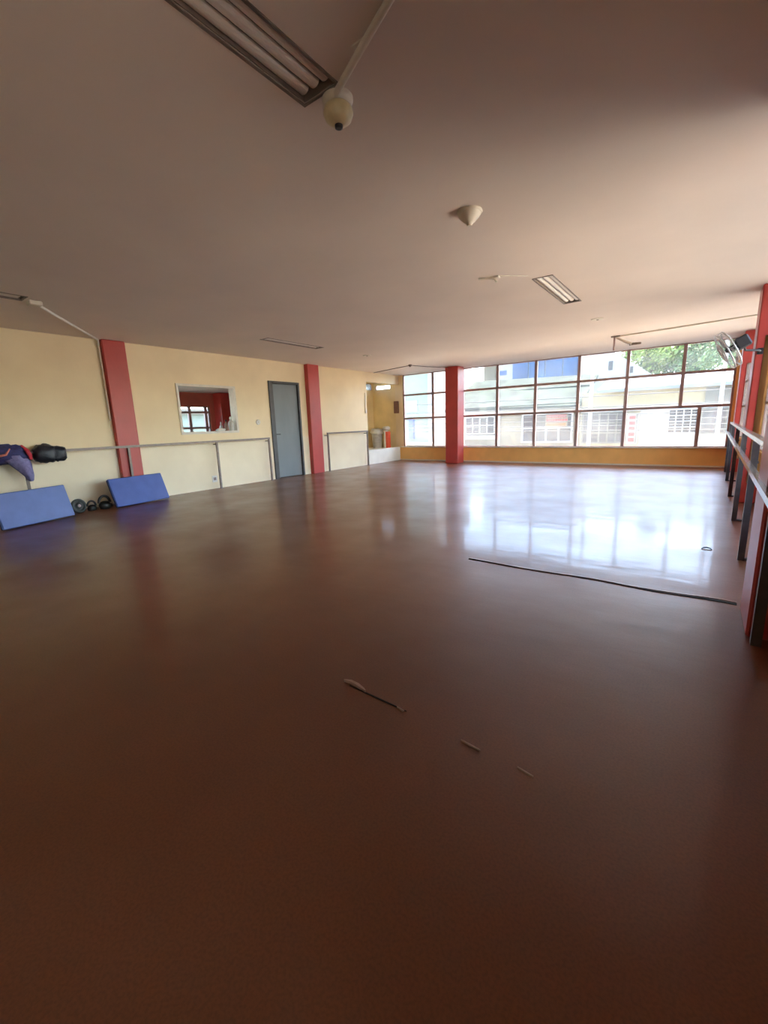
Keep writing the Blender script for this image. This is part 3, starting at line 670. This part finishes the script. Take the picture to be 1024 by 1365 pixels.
struct(MB().box(XR + T, XR + 4.2, -6, YW, -.25, .05).build('terrace', 'terrace_tile'), 'pale concrete terrace outside the side windows', 'terrace')  # unseen slab added to throw sunlight in through the side windows
struct(MB().box(XR + T, 40, -40, YW + .12, GZ - .2, GZ).build('ground', 'asphalt'), 'yard ground beside the building', 'ground')
struct(MB().box(-60, XL - 1.4, -40, YW + .12, GZ - .2, GZ).build('ground', 'asphalt'), 'yard ground behind the red room', 'ground')
def rect(e, x0, x1, z0, z1, y, m, name, d=.12):
    return MB().box(x0, x1, y - d, y, z0, z1).build(name, m, e)
def house_window(e, x0, x1, z0, z1, y, nx, nz, glass='darkglass', fr='winframe', fw_=.05):
    MB().box(x0, x1, y - .04, y + .02, z0, z1).build('pane', glass, e)
    f = MB()
    for i in range(nx + 1):
        x = x0 + (x1 - x0) * i / nx; f.box(x - fw_ / 2, x + fw_ / 2, y - .09, y - .04, z0, z1)
    for j in range(nz + 1):
        z = z0 + (z1 - z0) * j / nz; f.box(x0 - fw_ / 2, x1 + fw_ / 2, y - .10, y - .05, z - fw_ / 2, z + fw_ / 2)
    return f.build('window', fr, e)
# A pale green building with blue vertical sign
e = thing('building', (-13.7, 24, GZ), 'pale green white building with blue vertical sign left of the column', 'building', 'houses across the street')
MB().box(-15.0, -12.75, 22, 27, GZ, 6.0).build('wall', 'facade_green', e)
MB().box(-12.75, -12.45, 21.9, 27, GZ, 6.0).build('corner_pier', 'facade_white', e)
rect(e, -14.02, -13.72, .32, 1.45, 22, 'signblue', 'sign', .2)
rect(e, -14.05, -13.5, 4.05, 4.6, 22, 'blueglass', 'window', .06)
rect(e, -15.0, -12.45, .0, .12, 22, 'facade_white', 'ledge', .3)
rect(e, -14.4, -13.5, 1.9, 2.5, 22, 'facade_white', 'window', .06)
# B old grey house with mossy roof
e = thing('building', (-7.5, 24, GZ), 'old grey house with mossy roof and barred windows', 'building', 'houses across the street')
MB().box(-11.45, -8.72, 22, 27, GZ, 1.75).build('wall', 'facade_grey', e)
MB().box(-8.72, -4.62, 22.05, 27, GZ, 1.75).build('wall', 'facade_beige', e)
rf = MB().add([(-11.5, 21.6, 1.72), (-4.6, 21.6, 1.62), (-4.6, 25.5, 3.25), (-11.5, 25.5, 3.45), (-11.5, 21.6, 1.87), (-4.6, 21.6, 1.77), (-4.6, 25.5, 3.40), (-11.5, 25.5, 3.60)],
    [(0, 3, 2, 1), (4, 5, 6, 7), (0, 1, 5, 4), (1, 2, 6, 5), (2, 3, 7, 6), (3, 0, 4, 7)]).build('roof', 'roof_moss', e)
for i in (0, 3): MB().box(-11.5, -4.6, 21.6 + i * .75, 21.66 + i * .75, 1.86 + i * .295, 1.905 + i * .295).build('roof_batten', 'roof_moss', rf)
rect(e, -11.45, -4.62, 1.55, 1.72, 22.0, 'facade_white', 'cornice', .25)
house_window(e, -10.42, -8.78, .55, 1.42, 22.0, 4, 2)
rect(e, -11.45, -8.72, .25, .45, 22.0, 'facade_white', 'ledge', .15)
house_window(e, -7.33, -4.98, .10, 1.44, 22.05, 4, 2, fw_=.07)
rect(e, -8.72, -8.5, GZ, 1.75, 22.0, 'facade_white', 'pier', .05)
bn = rect(e, -6.18, -5.16, .78, 1.42, 21.9, 'facade_beige', 'banner', .04)
for row, (z, hh, mm) in enumerate(((1.25, .13, 0), (1.05, .13, 0))):
    x = -6.12
    while x < -5.25:
        ww = random.uniform(.06, .12); MB().box(x, x + ww, 21.84, 21.86, z, z + hh).build('banner_mark', 'signred', bn); x += ww + .025
MB().box(-6.12, -5.22, 21.84, 21.86, .83, .98).build('banner_stripe', 'signorange', bn)
# C tall block with blue glazing behind
e = thing('building', (-9, 33, GZ), 'tall pale block with a band of blue glazing behind the mossy roof', 'building', 'houses across the street')
MB().box(-11.9, -6.35, 30, 36, GZ, 6.2).build('wall', 'facade_white', e)
MB().box(-13.0, -11.9, 30.3, 36, GZ, 6.2).build('stair_tower', 'facade_beige', e)
for i in range(4): 
    x0 = -10.75 + i * 1.09; MB().box(x0, x0 + 1.03, 29.92, 30.02, 3.65, 5.5).build('window', 'blueglass', e)
MB().box(-11.9, -6.35, 29.8, 30, 3.35, 3.55).build('ledge', 'facade_white', e)
MB().box(-11.75, -11.2, 29.95, 30, 4.25, 4.55).build('sign', 'signblue', e)
# D white gabled house
e = thing('building', (-4.3, 32, GZ), 'white gabled house with tiny dark window in front of the trees', 'building', 'houses across the street')
MB().add([(-6.3, 29, GZ), (-2.4, 29, GZ), (-2.4, 29, 3.35), (-4.7, 29, 5.0), (-6.3, 29, 4.7), (-6.3, 34, GZ), (-2.4, 34, GZ), (-2.4, 34, 3.35), (-4.7, 34, 5.0), (-6.3, 34, 4.7)],
    [(0, 1, 2, 3, 4), (9, 8, 7, 6, 5), (0, 5, 6, 1), (1, 6, 7, 2), (2, 7, 8, 3), (3, 8, 9, 4), (4, 9, 5, 0)]).build('wall', 'facade_white', e)
MB().box(-4.72, -4.5, 28.95, 29.0, 3.85, 4.35).build('window', 'darkglass', e)
MB().box(-3.75, -3.45, 28.95, 29.0, 3.6, 3.95).build('window', 'darkglass', e)
# E long low shop building
e = thing('building', (-1.5, 24, GZ), 'long low white and yellow shop building with sheet roof', 'building', 'houses across the street')
MB().box(-4.60, 5.0, 22.0, 28, GZ, 2.30).build('wall', 'facade_yellow', e)
MB().add([(-3.9, 21.5, 2.25), (5.2, 21.5, 2.25), (5.2, 24.5, 2.95), (-3.9, 24.5, 2.95), (-3.9, 21.5, 2.38), (5.2, 21.5, 2.38), (5.2, 24.5, 3.08), (-3.9, 24.5, 3.08)],
    [(0, 3, 2, 1), (4, 5, 6, 7), (0, 1, 5, 4), (1, 2, 6, 5), (2, 3, 7, 6), (3, 0, 4, 7)]).build('roof', 'roof_light', e)
MB().box(-4.60, 5.0, 21.9, 22.0, 1.42, 1.60).build('ledge', 'facade_white', e)
MB().box(-2.2, 5.0, 21.95, 22.0, GZ, 1.42).build('shop_wall', 'facade_white', e)
house_window(e, -4.5, -2.75, .05, 1.38, 21.98, 5, 3, 'darkglass', 'facade_grey', .06)
sg = rect(e, -2.68, -2.24, .02, 1.30, 21.95, 'facade_white', 'sign', .1)
for k in range(5): MB().box(-2.60, -2.36, 21.83, 21.85, .10 + k * .235, .27 + k * .235).build('sign_mark', 'signred', sg)
MB().box(-2.34, -2.26, 21.83, 21.85, .05, 1.27).build('sign_edge', 'facade_grey', sg)
house_window(e, -1.16, -.14, .45, 1.40, 21.94, 4, 4, 'darkglass', 'winframe', .035)
house_window(e, -.05, .75, .42, 1.38, 21.94, 1, 1, 'darkglass', 'facade_grey', .05)
house_window(e, .95, 2.8, .42, 1.38, 21.94, 3, 2, 'darkglass', 'winframe', .05)
MB().box(.0, .95, 21.92, 21.98, 1.62, 2.2).build('panel', 'facade_grey', e)
# poles and wires
def pole(x, y, top, rr, label, lean=0):
    e = thing('utility_pole', (x, y, GZ), label, 'pole', 'street poles')
    MB().tube([(x, y, GZ), (x + lean, y, top)], [rr * 1.2, rr * .8], 14).build('shaft', 'concrete', e)
    MB().box(x + lean - .7, x + lean + .7, y - .05, y + .05, top - .55, top - .43).build('crossarm', 'concrete', e)
    for k in (-.6, 0, .6): MB().lathe([(.04, 0), (.05, .05), (.02, .12)], Matrix.Translation((x + lean + k, y, top - .43)), 10).build('insulator', 'facade_white', e)
pole(-3.55, 18.5, 6.2, .065, 'white concrete utility pole in front of the shop')
pole(.42, 18.0, 6.2, .06, 'grey leaning utility pole at the right end of the street window', .0)
MB_w = [(1.55, 19.0, .10), (1.30, 19.1, .16), (1.05, 19.0, .12), (.82, 19.2, .10), (2.05, 18.9, .2), (.62, 19.0, .08)]
WL = ['highest', 'second highest', 'third highest', 'fourth highest', 'fifth highest', 'lowest']
order = sorted(range(6), key=lambda i: -MB_w[i][0])
for rank, i in enumerate(order):
    z, y, sag = MB_w[i]
    o = MB().tube([(-22 + 32 * t / 20, y, z + .35 * (1 - t / 20) - sag * 4 * (t / 20) * (1 - t / 20)) for t in range(21)], .018, 6).build('power_line', 'cablemat')
    tag(o, '%s of the dark cables strung across the street' % WL[rank], 'cable', 'street cables')
# trees
def tree(x, y, base, cz, rx_, ry_, rz_, n, m, label, seed, grp):
    rnd = random.Random(seed); e = thing('tree', (x, y, base), label, 'tree', grp)
    MB().tube([(x, y, base), (x + .1, y, (base + cz) / 2), (x - .1, y + .1, cz)], [.22, .17, .08], 8).build('trunk', 'bark', e)
    b = MB(); cl = [(rnd.gauss(0, .45), rnd.gauss(0, .45), rnd.gauss(0, .4)) for _ in range(26)]
    for i in range(n):
        c = cl[i % 26]; d = Vector((rnd.gauss(0, 1), rnd.gauss(0, 1), rnd.gauss(0, 1))).normalized() * (.35 * rnd.random() ** .4)
        p = Vector((x + (c[0] + d.x) * rx_, y + (c[1] + d.y) * ry_, cz + (c[2] + d.z) * rz_))
        s_ = rnd.uniform(.10, .20); a = Vector((rnd.gauss(0, 1), rnd.gauss(0, 1), rnd.gauss(0, 1))).normalized(); t = a.orthogonal().normalized(); q_ = a.cross(t)
        b.add([p - t * s_, p + q_ * s_ * .5, p + t * s_, p - q_ * s_ * .5], [(0, 1, 2, 3)])
    o = b.build('foliage', m, e); o['kind'] = 'stuff'
GT = 'trees behind the shop'
tree(-3.2, 37, GZ, 5.6, 2.2, 2, 2.0, 5000, 'leaf2', 'yellow green tree rising behind the white gabled house', 1, GT)
tree(-.6, 38, GZ, 5.4, 2.4, 2, 2.2, 5000, 'leaf', 'broad green tree behind the sheet roof, middle one', 2, GT)
tree(1.8, 36, GZ, 5.2, 2.0, 2, 2.0, 4000, 'leaf', 'green tree behind the sheet roof at the far right of the window', 3, GT)
tree(-11.93, 24.2, GZ, .3, .34, .6, 1.5, 2500, 'leaf', 'small green tree between the pale green building and the old house', 4, GT)
GR = 'trees beside the building'
for k, (x, y, lb) in enumerate(((7.5, 3, 'yellow green tree outside the side windows, nearest the camera'), (8, 8.5, 'green tree outside the side windows, second from the street'), (7.5, -2, 'green tree outside the side windows behind the camera'))):
    tree(x, y, GZ, -1.6, 1.7, 1.9, 1.5, 4000, 'leaf2' if k == 0 else 'leaf', lb, 20 + k, GR)
e = thing('building', (-18, 7, GZ), 'pale wall of the neighbouring house behind the red room', 'building')
MB().box(-20, -17, 0, 16, GZ, 1.9).build('wall', 'facade_green', e); MB().box(-20.2, -16.8, -.2, 16.2, 1.9, 2.1).build('parapet', 'facade_grey', e)
